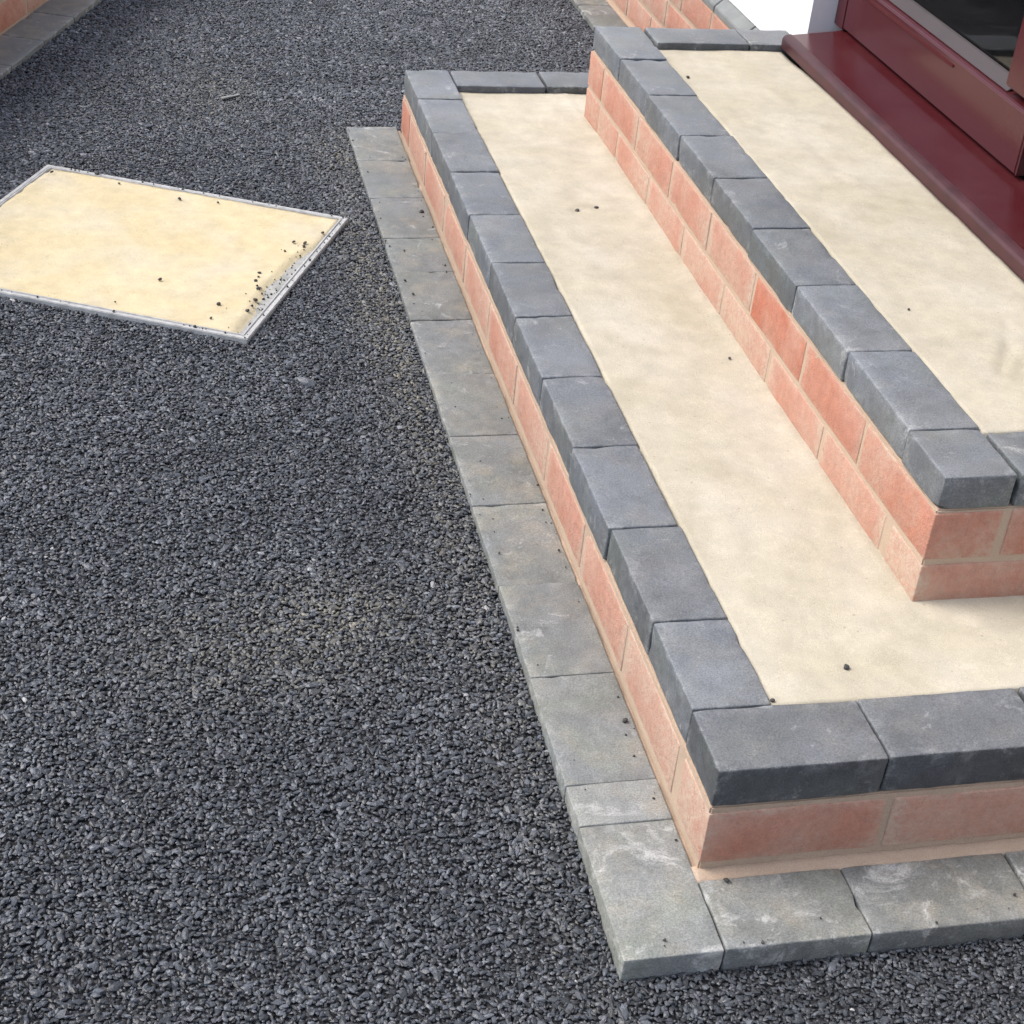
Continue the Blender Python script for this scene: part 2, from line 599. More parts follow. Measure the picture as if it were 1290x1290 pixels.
def build_stones():
    pts = []

    def grid(x0, x1, y0, y1, sp):
        nx, ny = int((x1 - x0) / sp), int((y1 - y0) / (sp * 0.92))
        gx, gyy = np.meshgrid(np.arange(nx), np.arange(ny))
        p = np.stack([x0 + (gx + 0.5 * (gyy % 2)) * sp, y0 + gyy * sp * 0.92], -1).reshape(-1, 2).astype(float)
        return p + rng.uniform(-0.42, 0.42, p.shape) * sp, sp
    for (a, b, c, d, sp) in ((-0.95, 0.75, -0.40, 0.7, 0.0050), (-1.0, 0.12, 0.7, 1.7, 0.0052), (-1.05, 0.30, 1.7, 2.6, 0.0057),
                             (-1.1, 0.95, 2.6, 4.0, 0.0066)):
        p, sp = grid(a, b, c, d, sp)
        pts.append(np.c_[p, np.full(len(p), sp)])
    P = np.concatenate(pts)
    x, y = P[:, 0], P[:, 1]
    keep = ~((x > 0.001) & (y > 0.001) & (y < 2.391) & (x < 0.115))
    keep &= ~((x > 0.10) & (y > 0.001) & (y < 2.35))
    keep &= ~((x > 0.765) & (y > 2.3)) & ~((x > 0.70) & (y > 3.96))
    ca, sa = math.cos(-TRAY_A), math.sin(-TRAY_A)
    lx, ly = x - TRAY_C.x, y - TRAY_C.y
    u, w = lx * ca - ly * sa, lx * sa + ly * ca
    keep &= ~((np.abs(u) < TRAY_W / 2 + 0.0005) & (np.abs(w) < TRAY_H / 2 + 0.0005))
    dn = (x - GW_P.x) * GW_N.x + (y - GW_P.y) * GW_N.y
    keep &= dn < 0.0
    # only what the lens, or a lens a step aside, can see
    keep &= (x > -0.72 - 0.10 * np.maximum(y, 0) - 0.1) & (x < 0.62 + 0.05 * y + 0.1)
    P = P[keep]
    n = len(P)
    x, y, sp = P.T
    gz = np.interp(y, [-0.3, 0.0, 0.25, 0.9, 1.4, 2.4, 3.2], [-0.036, -0.031, -0.020, -0.012, -0.0085, -0.0085, -0.012])
    wav = np.array([nz(a, b, 9, 3.0) for a, b in zip(x, y)])
    z = gz + wav * 0.0020 + rng.normal(0, 1.0, n) * np.interp(y, [0.3, 2.4], [0.0013, 0.0006]) - 0.0004
    # stones creep up against the block edging and the cover
    co = np.stack([x, y, z], -1)
    me = bpy.data.meshes.new('asphalt_aggregate')
    me.vertices.add(n)
    me.vertices.foreach_set('co', co.astype(np.float32).ravel())
    rot = np.stack([rng.normal(0, 0.20, n), rng.normal(0, 0.20, n), rng.uniform(0, 6.283, n)], -1)
    s = sp * rng.lognormal(0.0, 0.27, n)
    scl = np.stack([s * rng.uniform(0.50, 0.95, n), s * rng.uniform(0.34, 0.56, n), s * rng.uniform(0.24, 0.38, n)], -1)
    tone = np.clip(rng.beta(1.7, 2.2, n) * 0.97 + wav * 0.12, 0, 1)
    big = np.array([nz(a, b, 2.2, 9.0) for a, b in zip(x, y)])
    tone = np.clip(tone * (1 + 0.25 * big), 0, 0.985)
    tone[rng.random(n) < 0.0006] = 1.0
    # faint sandy stains trodden into the surface
    dust = np.zeros(n)
    for (cx, cy, rx, ry, am) in ((-0.33, 0.575, 0.19, 0.11, 0.26), (-0.22, 0.655, 0.09, 0.07, 0.26), (-0.28, 2.62, 0.10, 0.18, 0.22),
                                 (-0.03, 0.95, 0.05, 0.9, 0.22), (0.0, 2.25, 0.09, 0.14, 0.3), (-0.05, 1.6, 0.05, 0.4, 0.28)):
        dust += am * np.exp(-(((x - cx) / rx) ** 2 + ((y - cy) / ry) ** 2))
    dust = np.clip(dust * 2.6 * rng.random(n) ** 2.2, 0, 0.85)
    for nm, typ, arr in (('rot', 'FLOAT_VECTOR', rot), ('scl', 'FLOAT_VECTOR', scl), ('tone', 'FLOAT', tone), ('dust', 'FLOAT', dust)):
        at = me.attributes.new(nm, typ, 'POINT')
        at.data.foreach_set('vector' if typ == 'FLOAT_VECTOR' else 'value', arr.astype(np.float32).ravel())
    o = link('asphalt_aggregate', me, M['stones'])
    ng = bpy.data.node_groups.new('aggregate', 'GeometryNodeTree')
    ng.interface.new_socket('Geometry', in_out='INPUT', socket_type='NodeSocketGeometry')
    ng.interface.new_socket('Geometry', in_out='OUTPUT', socket_type='NodeSocketGeometry')
    N = ng.nodes.new
    L = ng.links.new
    gi, go = N('NodeGroupInput'), N('NodeGroupOutput')
    join = N('GeometryNodeGeometryToInstance')
    for k in range(6):
        ico = N('GeometryNodeMeshIcoSphere')
        ico.inputs['Radius'].default_value = 1.0
        ico.inputs['Subdivisions'].default_value = 2 if k < 2 else 1
        sp_ = N('GeometryNodeSetPosition')
        nt = N('ShaderNodeTexNoise')
        nt.inputs['Scale'].default_value = 0.9
        nt.inputs['Detail'].default_value = 1.0
        po = N('GeometryNodeInputPosition')
        va = N('ShaderNodeVectorMath')
        va.operation = 'ADD'
        va.inputs[1].default_value = (k * 5.3 + 1, k * 2.9, k * 7.7)
        L(po.outputs[0], va.inputs[0])
        L(va.outputs[0], nt.inputs['Vector'])
        sb = N('ShaderNodeVectorMath')
        sb.operation = 'SUBTRACT'
        sb.inputs[1].default_value = (0.5, 0.5, 0.5)
        L(nt.outputs['Color'], sb.inputs[0])
        sc_ = N('ShaderNodeVectorMath')
        sc_.operation = 'SCALE'
        sc_.inputs['Scale'].default_value = 1.5
        L(sb.outputs[0], sc_.inputs[0])
        L(ico.outputs['Mesh'], sp_.inputs['Geometry'])
        L(sc_.outputs[0], sp_.inputs['Offset'])
        sm = N('GeometryNodeSetMaterial')
        sm.inputs['Material'].default_value = M['stones']
        L(sp_.outputs[0], sm.inputs['Geometry'])
        L(sm.outputs[0], join.inputs[0])
    iop = N('GeometryNodeInstanceOnPoints')
    iop.inputs['Pick Instance'].default_value = True
    L(gi.outputs[0], iop.inputs['Points'])
    L(join.outputs[0], iop.inputs['Instance'])
    for nm, sock in (('rot', 'Rotation'), ('scl', 'Scale')):
        na = N('GeometryNodeInputNamedAttribute')
        na.data_type = 'FLOAT_VECTOR'
        na.inputs['Name'].default_value = nm
        if sock == 'Rotation':
            er = N('FunctionNodeEulerToRotation')
            L(na.outputs['Attribute'], er.inputs[0])
            L(er.outputs[0], iop.inputs[sock])
        else:
            L(na.outputs['Attribute'], iop.inputs[sock])
    L(iop.outputs[0], go.inputs[0])
    md = o.modifiers.new('aggregate', 'NODES')
    md.node_group = ng
    tag(o, 'coarse dark grey aggregate stones packed in the fresh asphalt', 'asphalt', kind='stuff')
    print('stones', n)


build_stones()

# ---------------------------------------------------------------- entrance steps
steps = empty('entrance_steps', (0.116, 0.113, 0))
tag(steps, 'two-tier entrance steps of red brick with charcoal block nosings and sand-filled treads', 'steps')
SB = (0.116, 0.113, 0)
X1, X2, X3, X4, XW = 0.116, 0.2135, 0.462, 0.560, 0.878
Y1, Y2, Y3, Y4 = 0.113, 0.2145, 0.390, 0.492
YB0, YB1 = 2.245, 2.345          # lower back row
UB0, UB1 = 2.000, 2.100          # upper back row
Z1, Z2, Z5, Z6 = 0.0965, 0.149, 0.282, 0.3290


def off(me, base):
    me.transform(Matrix.Translation((-base[0], -base[1], -base[2])))
    return me


lower = link('lower_step', off(box_mesh('lower_core', X1 + 0.0014, XW, Y1 + 0.0020, YB1 - 0.003, -0.10, Z1 - 0.001, 0.002), SB), M['mortar'], steps)
upper = link('upper_step', off(box_mesh('upper_core', X3 + 0.0016, XW, Y3 + 0.0020, UB1 - 0.003, Z1, Z5 - 0.001, 0.002), SB), M['mortar'], steps)
lower['label'] = 'low brick riser of a single course under charcoal nosing blocks'
upper['label'] = 'two-course brick riser under the nosing nearest the door'


def run_y(parent, name, kind, x0, x1, joints, z0, z1, tones=None, gap=0.002, skew=0.0, **k):
    for i, (a, b) in enumerate(zip(joints, joints[1:])):
        block(name, parent, x0, x1, a, b, z0, z1, kind, (tones[i] if tones else random.uniform(0.9, 1.1)), gap, base=SB, **k)


def run_x(parent, name, kind, joints, y0, y1, z0, z1, tones=None, gap=0.002, **k):
    for i, (a, b) in enumerate(zip(joints, joints[1:])):
        block(name, parent, a, b, y0, y1, z0, z1, kind, (tones[i] if tones else random.uniform(0.9, 1.1)), gap, base=SB, **k)


# nosing blocks, lower step
run_y(lower, 'coping_block', 'coping', X1, X2, [Y2, 0.376, 0.575, 0.776, 0.974, 1.172, 1.372, 1.571, 1.771, 1.970, 2.165, YB1], Z1, Z2,
      [1.08, 0.86, 1.0, 0.90, 1.08, 0.84, 1.05, 0.88, 0.96, 1.08, 1.12])
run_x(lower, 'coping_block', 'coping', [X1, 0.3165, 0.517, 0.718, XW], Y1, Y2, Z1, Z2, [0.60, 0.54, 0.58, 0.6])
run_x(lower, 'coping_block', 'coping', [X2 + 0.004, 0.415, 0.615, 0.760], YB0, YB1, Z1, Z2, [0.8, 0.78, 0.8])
# nosing blocks, upper step
run_y(upper, 'coping_block', 'coping', X3, X4, [Y3, 0.501, 0.706, 0.908, 1.106, 1.306, 1.496, 1.700, 1.900, UB1], Z5, Z6,
      [1.05, 1.12, 1.15, 0.82, 0.80, 1.0, 0.95, 1.02, 1.1])
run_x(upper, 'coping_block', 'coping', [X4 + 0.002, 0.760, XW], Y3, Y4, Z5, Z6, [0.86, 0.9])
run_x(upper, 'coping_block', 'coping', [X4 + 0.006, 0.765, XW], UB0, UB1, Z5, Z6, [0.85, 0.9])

# bricks: each course has its own joints
MJ = 0.0085


def brick_face_x(parent, x, joints, z0, z1, tones=None, depth=0.10):
    for i, (a, b) in enumerate(zip(joints, joints[1:])):
        block('brick', parent, x, x + depth, a, b, z0, z1, 'brick', random.uniform(0.05, 0.5) if not tones else tones[i], MJ, r=0.0022, base=SB)


def brick_face_y(parent, y, joints, z0, z1, tones=None, depth=0.10):
    for i, (a, b) in enumerate(zip(joints, joints[1:])):
        block('brick', parent, a, b, y, y + depth, z0, z1, 'brick', random.uniform(0.05, 0.5) if not tones else tones[i], MJ, r=0.0022, base=SB)


g = MJ / 2
LZ0, LZ1 = 0.012, 0.0865
# lower riser: long side, then the near end (its corner brick shows its header on the long side)
brick_face_x(lower, X1 - g, [0.221, 0.446, 0.671, 0.896, 1.121, 1.346, 1.571, 1.796, 2.021, 2.235], LZ0, LZ1,
             [0.95, 0.85, 0.7, 0.95, 0.7, 0.9, 0.75, 0.7, 0.8])
brick_face_y(lower, Y1 - g, [X1 - g, 0.331, 0.556, 0.781], LZ0, LZ1, [0.55, 0.75, 0.6])
brick_face_x(lower, X1 - g, [2.235, 2.346], LZ0, LZ1, [0.3])
# upper riser
brick_face_x(upper, X3 - g, [0.498, 0.722, 0.947, 1.172, 1.397, 1.622, 1.847, 1.99], 0.131, 0.2000, [0.85, 0.9, 1.0, 1.0, 0.8, 0.8, 0.7])
brick_face_y(upper, Y3 - g, [X3 - g, 0.680, 0.880], 0.131, 0.2000, [0.62, 0.7])
brick_face_x(upper, X3 - g, [Y3 - g, 0.608, 0.831, 1.054, 1.279, 1.504, 1.729, 1.990], 0.2080, 0.2765, [0.15, 0.35, 0.0, 0.9, 0.7, 0.35, 0.5])
brick_face_y(upper, Y3 - g, [X3 - g + 0.104, 0.798, 0.880], 0.2080, 0.2765, [0.35, 0.3])
for z0, z1 in ((0.131, 0.2000), (0.2080, 0.2765)):
    brick_face_x(upper, X3 - g, [1.990, UB1 + g], z0, z1, [0.3])


# sand beds
def lower_z(x, y):
    z = Z2 - 0.0045 + nz(x, y, 4, 1) * 0.0025 + nz(x, y, 14, 2) * 0.0012 + nz(x, y, 45, 5) * 0.0005 + nz(x, y * 0.15, 38, 31) * 0.0007
    z -= 0.010 * max(0, min(1, (y - 1.85) / 0.35)) ** 1.5
    for (cx, cy, r, d) in ((0.325, 1.60, 0.010, 0.004), (0.366, 1.615, 0.009, 0.004), (0.30, 1.62, 0.012, 0.002), (0.35, 1.66, 0.03, 0.003),
                           (0.33, 0.30, 0.02, 0.0015), (0.33, 1.50, 0.05, 0.002), (0.30, 0.87, 0.03, 0.0015), (0.39, 1.86, 0.045, 0.003)):
        q = ((x - cx) ** 2 + (y - cy) ** 2) / (r * r)
        if q < 6:
            z -= d * math.exp(-q)
    # trowelled lip against the riser
    d = X3 - x
    if 0 <= d < 0.03 and y > Y3:
        z += 0.003 * (1 - d / 0.03) * (0.6 + nz(x, y, 30, 8))
    return z


def upper_z(x, y):
    z = Z6 - 0.005 + nz(x, y, 4, 11) * 0.0025 + nz(x, y, 14, 12) * 0.0012 + nz(x, y, 45, 15) * 0.0005 + nz(x, y * 0.15, 38, 33) * 0.0007
    z -= 0.008 * max(0, min(1, (y - 1.65) / 0.3)) ** 1.5
    # two curved scrapes near the corner
    for (x0, y0, x1, y1, w, d) in ((0.663, 0.647, 0.716, 0.731, 0.006, 0.004), (0.716, 0.731, 0.740, 0.79, 0.006, 0.002),
                                   (0.676, 0.636, 0.712, 0.676, 0.005, 0.0025)):
        ex, ey = x1 - x0, y1 - y0
        t = max(0, min(1, ((x - x0) * ex + (y - y0) * ey) / (ex * ex + ey * ey)))
        q = ((x - x0 - t * ex) ** 2 + (y - y0 - t * ey) ** 2) / (w * w)
        if q < 6:
            z -= d * math.exp(-q)
    return z


bed = link('sand_bed', off(sand_mesh('lower_bed', lambda x, y: not (x > X3 + 0.01 and Y3 + 0.01 < y < UB1 - 0.01),
           X2 + 0.0022, XW - 0.1, Y2 + 0.0015, YB0 - 0.0005, lower_z, 0.03, 0.008), SB), M['sand'], steps)
bed['label'] = 'screeded pale sand on the lower tread'
bed = link('sand_bed', off(sand_mesh('upper_bed', lambda x, y: True, X4 + 0.0022, 0.8345, Y4 + 0.0015, UB0 - 0.0005, upper_z, 0.03, 0.008), SB), M['sand'], steps)
bed['label'] = 'screeded pale sand on the upper tread by the door sill'

# ---------------------------------------------------------------- block edging round the foot of the steps
edging = empty('block_edging', (0, 0, 0))
tag(edging, 'weathered grey block edging laid round the foot of the steps', 'edging')
SB0 = SB
SB = (0, 0, 0)
run_y(edging, 'edging_block', 'edging', 0.0, 0.1125, [0.0, 0.197, 0.264, 0.463, 0.662, 0.860, 1.057, 1.255, 1.453, 1.650, 1.800, 1.995, 2.195, 2.392],
      -0.050, 0.0, [1.28, 1.38, 1.12, 1.05, 1.04, 0.98, 1.0, 0.98, 0.93, 0.96, 0.98, 1.0, 1.05], r=0.0020, gap=0.0005)
run_x(edging, 'edging_block', 'edging', [0.1130, 0.282, 0.486, 0.688, 0.880], 0.0, 0.1005, -0.050, 0.0, [1.02, 0.9, 0.92, 0.95], r=0.003, gap=0.0016)
for o in edging.children:
    o['scuff'] = 0.5 if o.location.y < 0.11 else (0.45 if o.location.y < 0.3 else -0.5)


def bed_z(x, y):
    return (-0.007 if y > 0.122 else -0.0015) + 0.0015 * nz(x, y, 40, 3) + (0.005 * max(0, 1 - abs(0.113 - y) / 0.012) if y <= 0.122 else 0.002 * max(0, 1 - abs(0.116 - x) / 0.008))


link('mortar_bed', sand_mesh('mortar_bed', lambda x, y: (x < 0.122 and y > 0.100) or (y < 0.119 and x > 0.112), 0.1115, 0.878, 0.098, 2.385, bed_z, 0.03, 0.0055),
     M['mortar'], edging)

# ---------------------------------------------------------------- inspection cover
cover = empty('inspection_cover', (TRAY_C.x, TRAY_C.y, 0), TRAY_A)
tag(cover, 'square recessed inspection cover filled with yellow sand, set in the asphalt', 'manhole cover')


def ring(name, w, h, t, z0, z1, bevel=0.0012):
    a, b = w / 2, h / 2
    o_ = [(-a, -b), (a, -b), (a, b), (-a, b)]
    i_ = [(-a + t, -b + t), (a - t, -b + t), (a - t, b - t), (-a + t, b - t)]
    v, f = [], []
    for z in (z0, z1):
        v += [(x, y, z) for x, y in o_] + [(x, y, z) for x, y in i_]
    for k in range(4):
        n_ = (k + 1) % 4
        f += [[k, n_, 8 + n_, 8 + k], [4 + k, 12 + k, 12 + n_, 4 + n_], [8 + k, 8 + n_, 12 + n_, 12 + k], [k, 4 + k, 4 + n_, n_]]
    me = poly_mesh(name, v, f)
    bm = bmesh.new()
    bm.from_mesh(me)
    bmesh.ops.bevel(bm, geom=bm.edges[:], offset=bevel, segments=2, affect='EDGES')
    bm.to_mesh(me)
    bm.free()
    return me


link('outer_frame', ring('outer_frame', TRAY_W + 0.003, TRAY_H + 0.003, 0.0095, -0.05, -0.0004), M['galv'], cover)
link('tray_rim', ring('tray_rim', TRAY_W - 0.0165, TRAY_H - 0.0165, 0.0050, -0.05, 0.0004), M['galv'], cover)
link('tray', box_mesh('tray', -TRAY_W / 2 + 0.014, TRAY_W / 2 - 0.014, -TRAY_H / 2 + 0.014, TRAY_H / 2 - 0.014, -0.05, -0.0085), M['tray'], cover)


def tray_z(x, y):
    z = -0.0015 + nz(x, y, 5, 21) * 0.002 + nz(x, y, 20, 22) * 0.0010 + nz(x, y, 60, 23) * 0.0004
    # sand swept away along the edge nearest the steps
    e = TRAY_W / 2 - 0.0135 - x
    t = (TRAY_H / 2 - y) / TRAY_H
    wdt = float(np.interp(t, [0.0, 0.25, 0.38, 0.62, 0.78, 1.0], [0.0, 0.004, 0.026, 0.036, 0.024, 0.018])) + 0.004 * nz(x, y, 22, 4)
    if e < wdt:
        z -= 0.0140 * min(1, (wdt - e) / 0.016)
    e2 = x + TRAY_W / 2
    if y > 0.0 and e2 < 0.06:
        z -= 0.004 * max(0, nz(x, y, 30, 6))
    return max(z, -0.0105)


link('sand_fill', sand_mesh('sand_fill', lambda x, y: True, -TRAY_W / 2 + 0.0136, TRAY_W / 2 - 0.0136, -TRAY_H / 2 + 0.0136, TRAY_H / 2 - 0.0136, tray_z, 0.02, 0.008),
     M['sand_yellow'], cover)

# ---------------------------------------------------------------- house
house = empty('house', (0.88, 2.10, 0))
tag(house, 'white rendered house wall with brick plinth and maroon framed glazing', 'house')
HB = (0.88, 2.10, 0)
OY0, OY1 = 0.42, 2.035         # door opening
wall_me = None
bm = bmesh.new()
for (x0, x1, y0, y1, z0, z1) in ((0.90, 1.15, OY1, 6.0, 0.268, 2.9), (0.90, 1.15, -2.5, OY0, 0.268, 2.9), (0.90, 1.15, OY0, OY1, 2.45, 2.9)):
    m_ = box_mesh('t', x0, x1, y0, y1, z0, z1)
    bm.from_mesh(m_)
bmesh.ops.remove_doubles(bm, verts=bm.verts, dist=1e-5)
wall_me = bpy.data.meshes.new('wall')
bm.to_mesh(wall_me)
bm.free()
wall = link('wall', off(wall_me, HB), M['white'], house)
SB = HB
plinth = link('plinth', off(box_mesh('plinth_core', 0.8822, 1.15, 2.10, 6.0, -0.1, 0.234), HB), M['mortar'], house)
plinth['label'] = 'red brick base course under the white render'
near_pl = link('plinth', off(box_mesh('plinth_core', 0.8822, 1.15, -2.5, 0.385, -0.1, 0.234), HB), M['mortar'], house)
sub = link('plinth', off(box_mesh('plinth_core', 0.8825, 1.15, 0.385, 2.10, -0.1, 0.318), HB), M['mortar'], house)
for pl, ya, yb in ((plinth, 2.11, 4.4), (near_pl, -0.6, 0.38)):
    for c_, zz in enumerate((0.008, 0.083, 0.158)):
        js = [ya]
        y = ya + (0.1125 if c_ % 2 else 0.225)
        while y < yb:
            js.append(y)
            y += 0.225
        js.append(yb)
        js = [j for k, j in enumerate(js) if k == 0 or j - js[k - 1] > 0.03]
        for a, b in zip(js, js[1:]):
            block('brick', pl, 0.880 - g, 0.98, a, b, zz, zz + 0.066, 'brick', random.uniform(0.3, 0.8), MJ, r=0.0025, base=HB)
    y = ya
    while y < yb - 0.05:
        b = min(y + 0.215, yb)
        cm = profile_y('cap_block', [(0.876, 0.232), (0.905, 0.232), (0.905, 0.2665), (0.899, 0.2665), (0.876, 0.246)], y + 0.003, b - 0.003, 0.0015)
        link('cap_block', off(cm, HB), M['cap'], pl)
        y += 0.215

# door set: sill, frame, glazing
door = link('sill', off(profile_y('sill', [(0.836, 0.322), (0.97, 0.322), (0.97, 0.3655), (0.948, 0.3605), (0.846, 0.3500), (0.8405, 0.3475), (0.836, 0.341)],
            OY0 + 0.02, OY1 - 0.032, 0.002, True), HB), M['maroon'], house)
door['label'] = 'deep maroon painted door sill with rounded front edge'
nos = link('sill_nosing', off(profile_y('sill_nosing', [(0.8335, 0.3235), (0.8395, 0.3235), (0.8395, 0.3430), (0.8455, 0.3480), (0.8520, 0.3507),
     (0.8505, 0.3519), (0.8435, 0.3505), (0.8365, 0.3480), (0.8335, 0.3430)], OY0 + 0.02, OY1 - 0.032, 0.0008), HB), M['nosing'], house)
nos['label'] = 'scuffed dusty brown edge strip along the maroon sill'
XF = 0.952
light = link('side_light', off(box_mesh('side_light_stile', XF, XF + 0.07, 1.985, OY1 - 0.002, 0.366, 2.44, 0.003), HB), M['maroon'], house)
light['label'] = 'maroon framed fixed glazed panel beside the door'


def part(name, me, mat, parent):
    return link(name, off(me, HB), mat, parent)


part('bottom_rail', profile_y('bottom_rail', [(XF, 0.3725), (XF + 0.065, 0.3725), (XF + 0.065, 0.486), (XF + 0.012, 0.4745), (XF + 0.004, 0.4735), (XF, 0.469)],
     1.218, 1.984, 0.0015), M['maroon'], light)
part('groove_strip', profile_y('groove_strip', [(XF - 0.0025, 0.4555), (XF + 0.004, 0.4555), (XF + 0.004, 0.4615), (XF - 0.0015, 0.4605)], 1.50, 1.983), M['maroon'], light)
part('glazing_bead', profile_y('glazing_bead', [(XF + 0.010, 0.4755), (XF + 0.036, 0.483), (XF + 0.036, 0.4925), (XF + 0.029, 0.4925)], 1.322, 1.983, 0.001), M['bead'], light)
part('stile', box_mesh('stile', XF + 0.001, XF + 0.066, 1.212, 1.318, 0.4885, 2.44, 0.003), M['maroon'], light)
part('stile', box_mesh('stile', XF + 0.001, XF + 0.066, 1.212, 1.2165, 0.372, 0.4875), M['maroon'], light)
part('top_rail', box_mesh('top_rail', XF + 0.002, XF + 0.066, 1.32, 1.984, 2.36, 2.44, 0.003), M['maroon'], light)
part('pane', box_mesh('pane', XF + 0.037, XF + 0.043, 1.319, 1.984, 0.487, 2.359), M['glass'], light)
part('inner_board', box_mesh('inner_board', XF + 0.0655, XF + 0.098, 1.20, 1.984, 0.468, 0.489, 0.003), M['board'], light)
leaf = part('door', box_mesh('door', 1.005, 1.05, OY0 + 0.05, 1.205, 0.385, 0.62, 0.004), M['maroon'], house)
leaf['label'] = 'maroon door leaf set back beside the glazed panel'
part('stile', box_mesh('stile', 1.006, 1.049, 1.10, 1.204, 0.622, 2.44, 0.004), M['maroon'], leaf)
part('stile', box_mesh('stile', 1.006, 1.049, OY0 + 0.05, OY0 + 0.15, 0.622, 2.44, 0.004), M['maroon'], leaf)
part('top_rail', box_mesh('top_rail', 1.006, 1.049, OY0 + 0.152, 1.098, 2.33, 2.44, 0.004), M['maroon'], leaf)
part('pane', box_mesh('pane', 1.024, 1.030, OY0 + 0.151, 1.099, 0.621, 2.329), M['glass'], leaf)
hd = bmesh.new()
bmesh.ops.create_cone(hd, cap_ends=True, segments=16, radius1=0.010, radius2=0.010, depth=0.13, matrix=Matrix.Translation((0.955, 1.10, 1.35)) @ Matrix.Rotation(math.pi / 2, 4, 'X'))
bmesh.ops.create_cone(hd, cap_ends=True, segments=16, radius1=0.011, radius2=0.011, depth=0.055, matrix=Matrix.Translation((0.98, 1.155, 1.35)) @ Matrix.Rotation(math.pi / 2, 4, 'Y'))
hm = bpy.data.meshes.new('handle')
hd.to_mesh(hm)
hd.free()
part('handle', hm, M['galv'], leaf)
# hallway behind the glass
hall = part('hallway', prism('hallway', [(1.02, OY0 - 0.3), (3.4, OY0 - 0.3), (3.4, 3.0), (1.02, 3.0)], 0.34, 0.366), M['dark'], house)
hall['label'] = 'dim hallway seen through the glass'
part('back_wall', box_mesh('back_wall', 3.4, 3.5, -0.5, 3.6, 0.34, 2.9), M['dark'], hall)
part('side_wall', box_mesh('side_wall', 1.152, 3.4, 3.0, 3.1, 0.34, 2.9), M['dark'], hall)
part('side_wall', box_mesh('side_wall', 1.152, 3.4, -0.05, 0.05, 0.34, 2.9), M['dark'], hall)
part('hall_ceiling', box_mesh('hall_ceiling', 1.152, 3.5, -0.5, 3.6, 2.9, 3.0), M['dark'], hall)
part('skirting_board', box_mesh('skirting_board', 1.16, 3.39, 2.97, 2.999, 0.367, 0.50, 0.004), M['pale'], hall)

# block edging along the house
he = empty('block_edging', (0.775, 2.36, 0))
tag(he, 'grey block edging along the foot of the house brickwork behind the steps', 'edging')
SB = (0.775, 2.36, 0)
run_y(he, 'edging_block', 'edging', 0.770, 0.870, [2.36 + 0.2 * i for i in range(11)], -0.05, 0.0, [0.85] * 10)
link('mortar_bed', off(box_mesh('mortar_bed', 0.869, 0.884, 2.36, 4.36, -0.05, -0.003), SB), M['mortar'], he)

# ---------------------------------------------------------------- garden wall, upper left
SB = (0, 0, 0)
gang = math.atan2(GW_D.y, GW_D.x)
base = GW_P - GW_D * 1.2
gw = empty('garden_wall', (base.x + GW_N.x * 0.113, base.y + GW_N.y * 0.113, 0), gang)
tag(gw, 'shaded low red brick wall beyond the inspection cover', 'brick wall')
WL = 3.375
link('wall_core', box_mesh('wall_core', 0.002, WL - 0.002, 0.0022, 0.215, -0.1, 0.305), M['mortar'], gw)
for c_ in range(4):
    zz = 0.003 + 0.075 * c_
    js = [0.0] + [0.225 * (i + (0.5 if c_ % 2 else 1.0)) for i in range(15)]
    js = [j for j in js if j < WL - 0.03] + [WL]
    for a, b in zip(js, js[1:]):
        block('brick', gw, a, b, -g, 0.10, zz, zz + 0.066, 'brick', random.uniform(0.0, 0.45), MJ, r=0.004)
for i in range(17):
    block('coping_block', gw, i * 0.2, min((i + 1) * 0.2, WL), -0.012, 0.228, 0.306, 0.358, 'coping', 0.95, 0.004)
ge = empty('block_edging', (base.x, base.y, 0), gang)
tag(ge, 'grey block edging along the foot of the garden wall, upper left', 'edging')
for i in range(16):
    block('edging_block', ge, i * 0.2, (i + 1) * 0.2, 0.0, 0.111, -0.05, 0.002, 'edging', random.uniform(0.8, 0.95))
link('mortar_bed', box_mesh('mortar_bed', 0.0, 3.2, 0.1105, 0.118, -0.05, -0.002), M['mortar'], ge)


# ---------------------------------------------------------------- loose bits
def crumb_mesh(k):
    b_ = bmesh.new()
    bmesh.ops.create_icosphere(b_, subdivisions=2, radius=1.0)
    for v in b_.verts:
        v.co *= 1 + 0.45 * noise.noise(v.co * 1.1 + Vector((k * 9.1, 2, k)))
        v.co.z *= 0.75
    me = bpy.data.meshes.new('crumb')
    b_.to_mesh(me)
    b_.free()
    return me


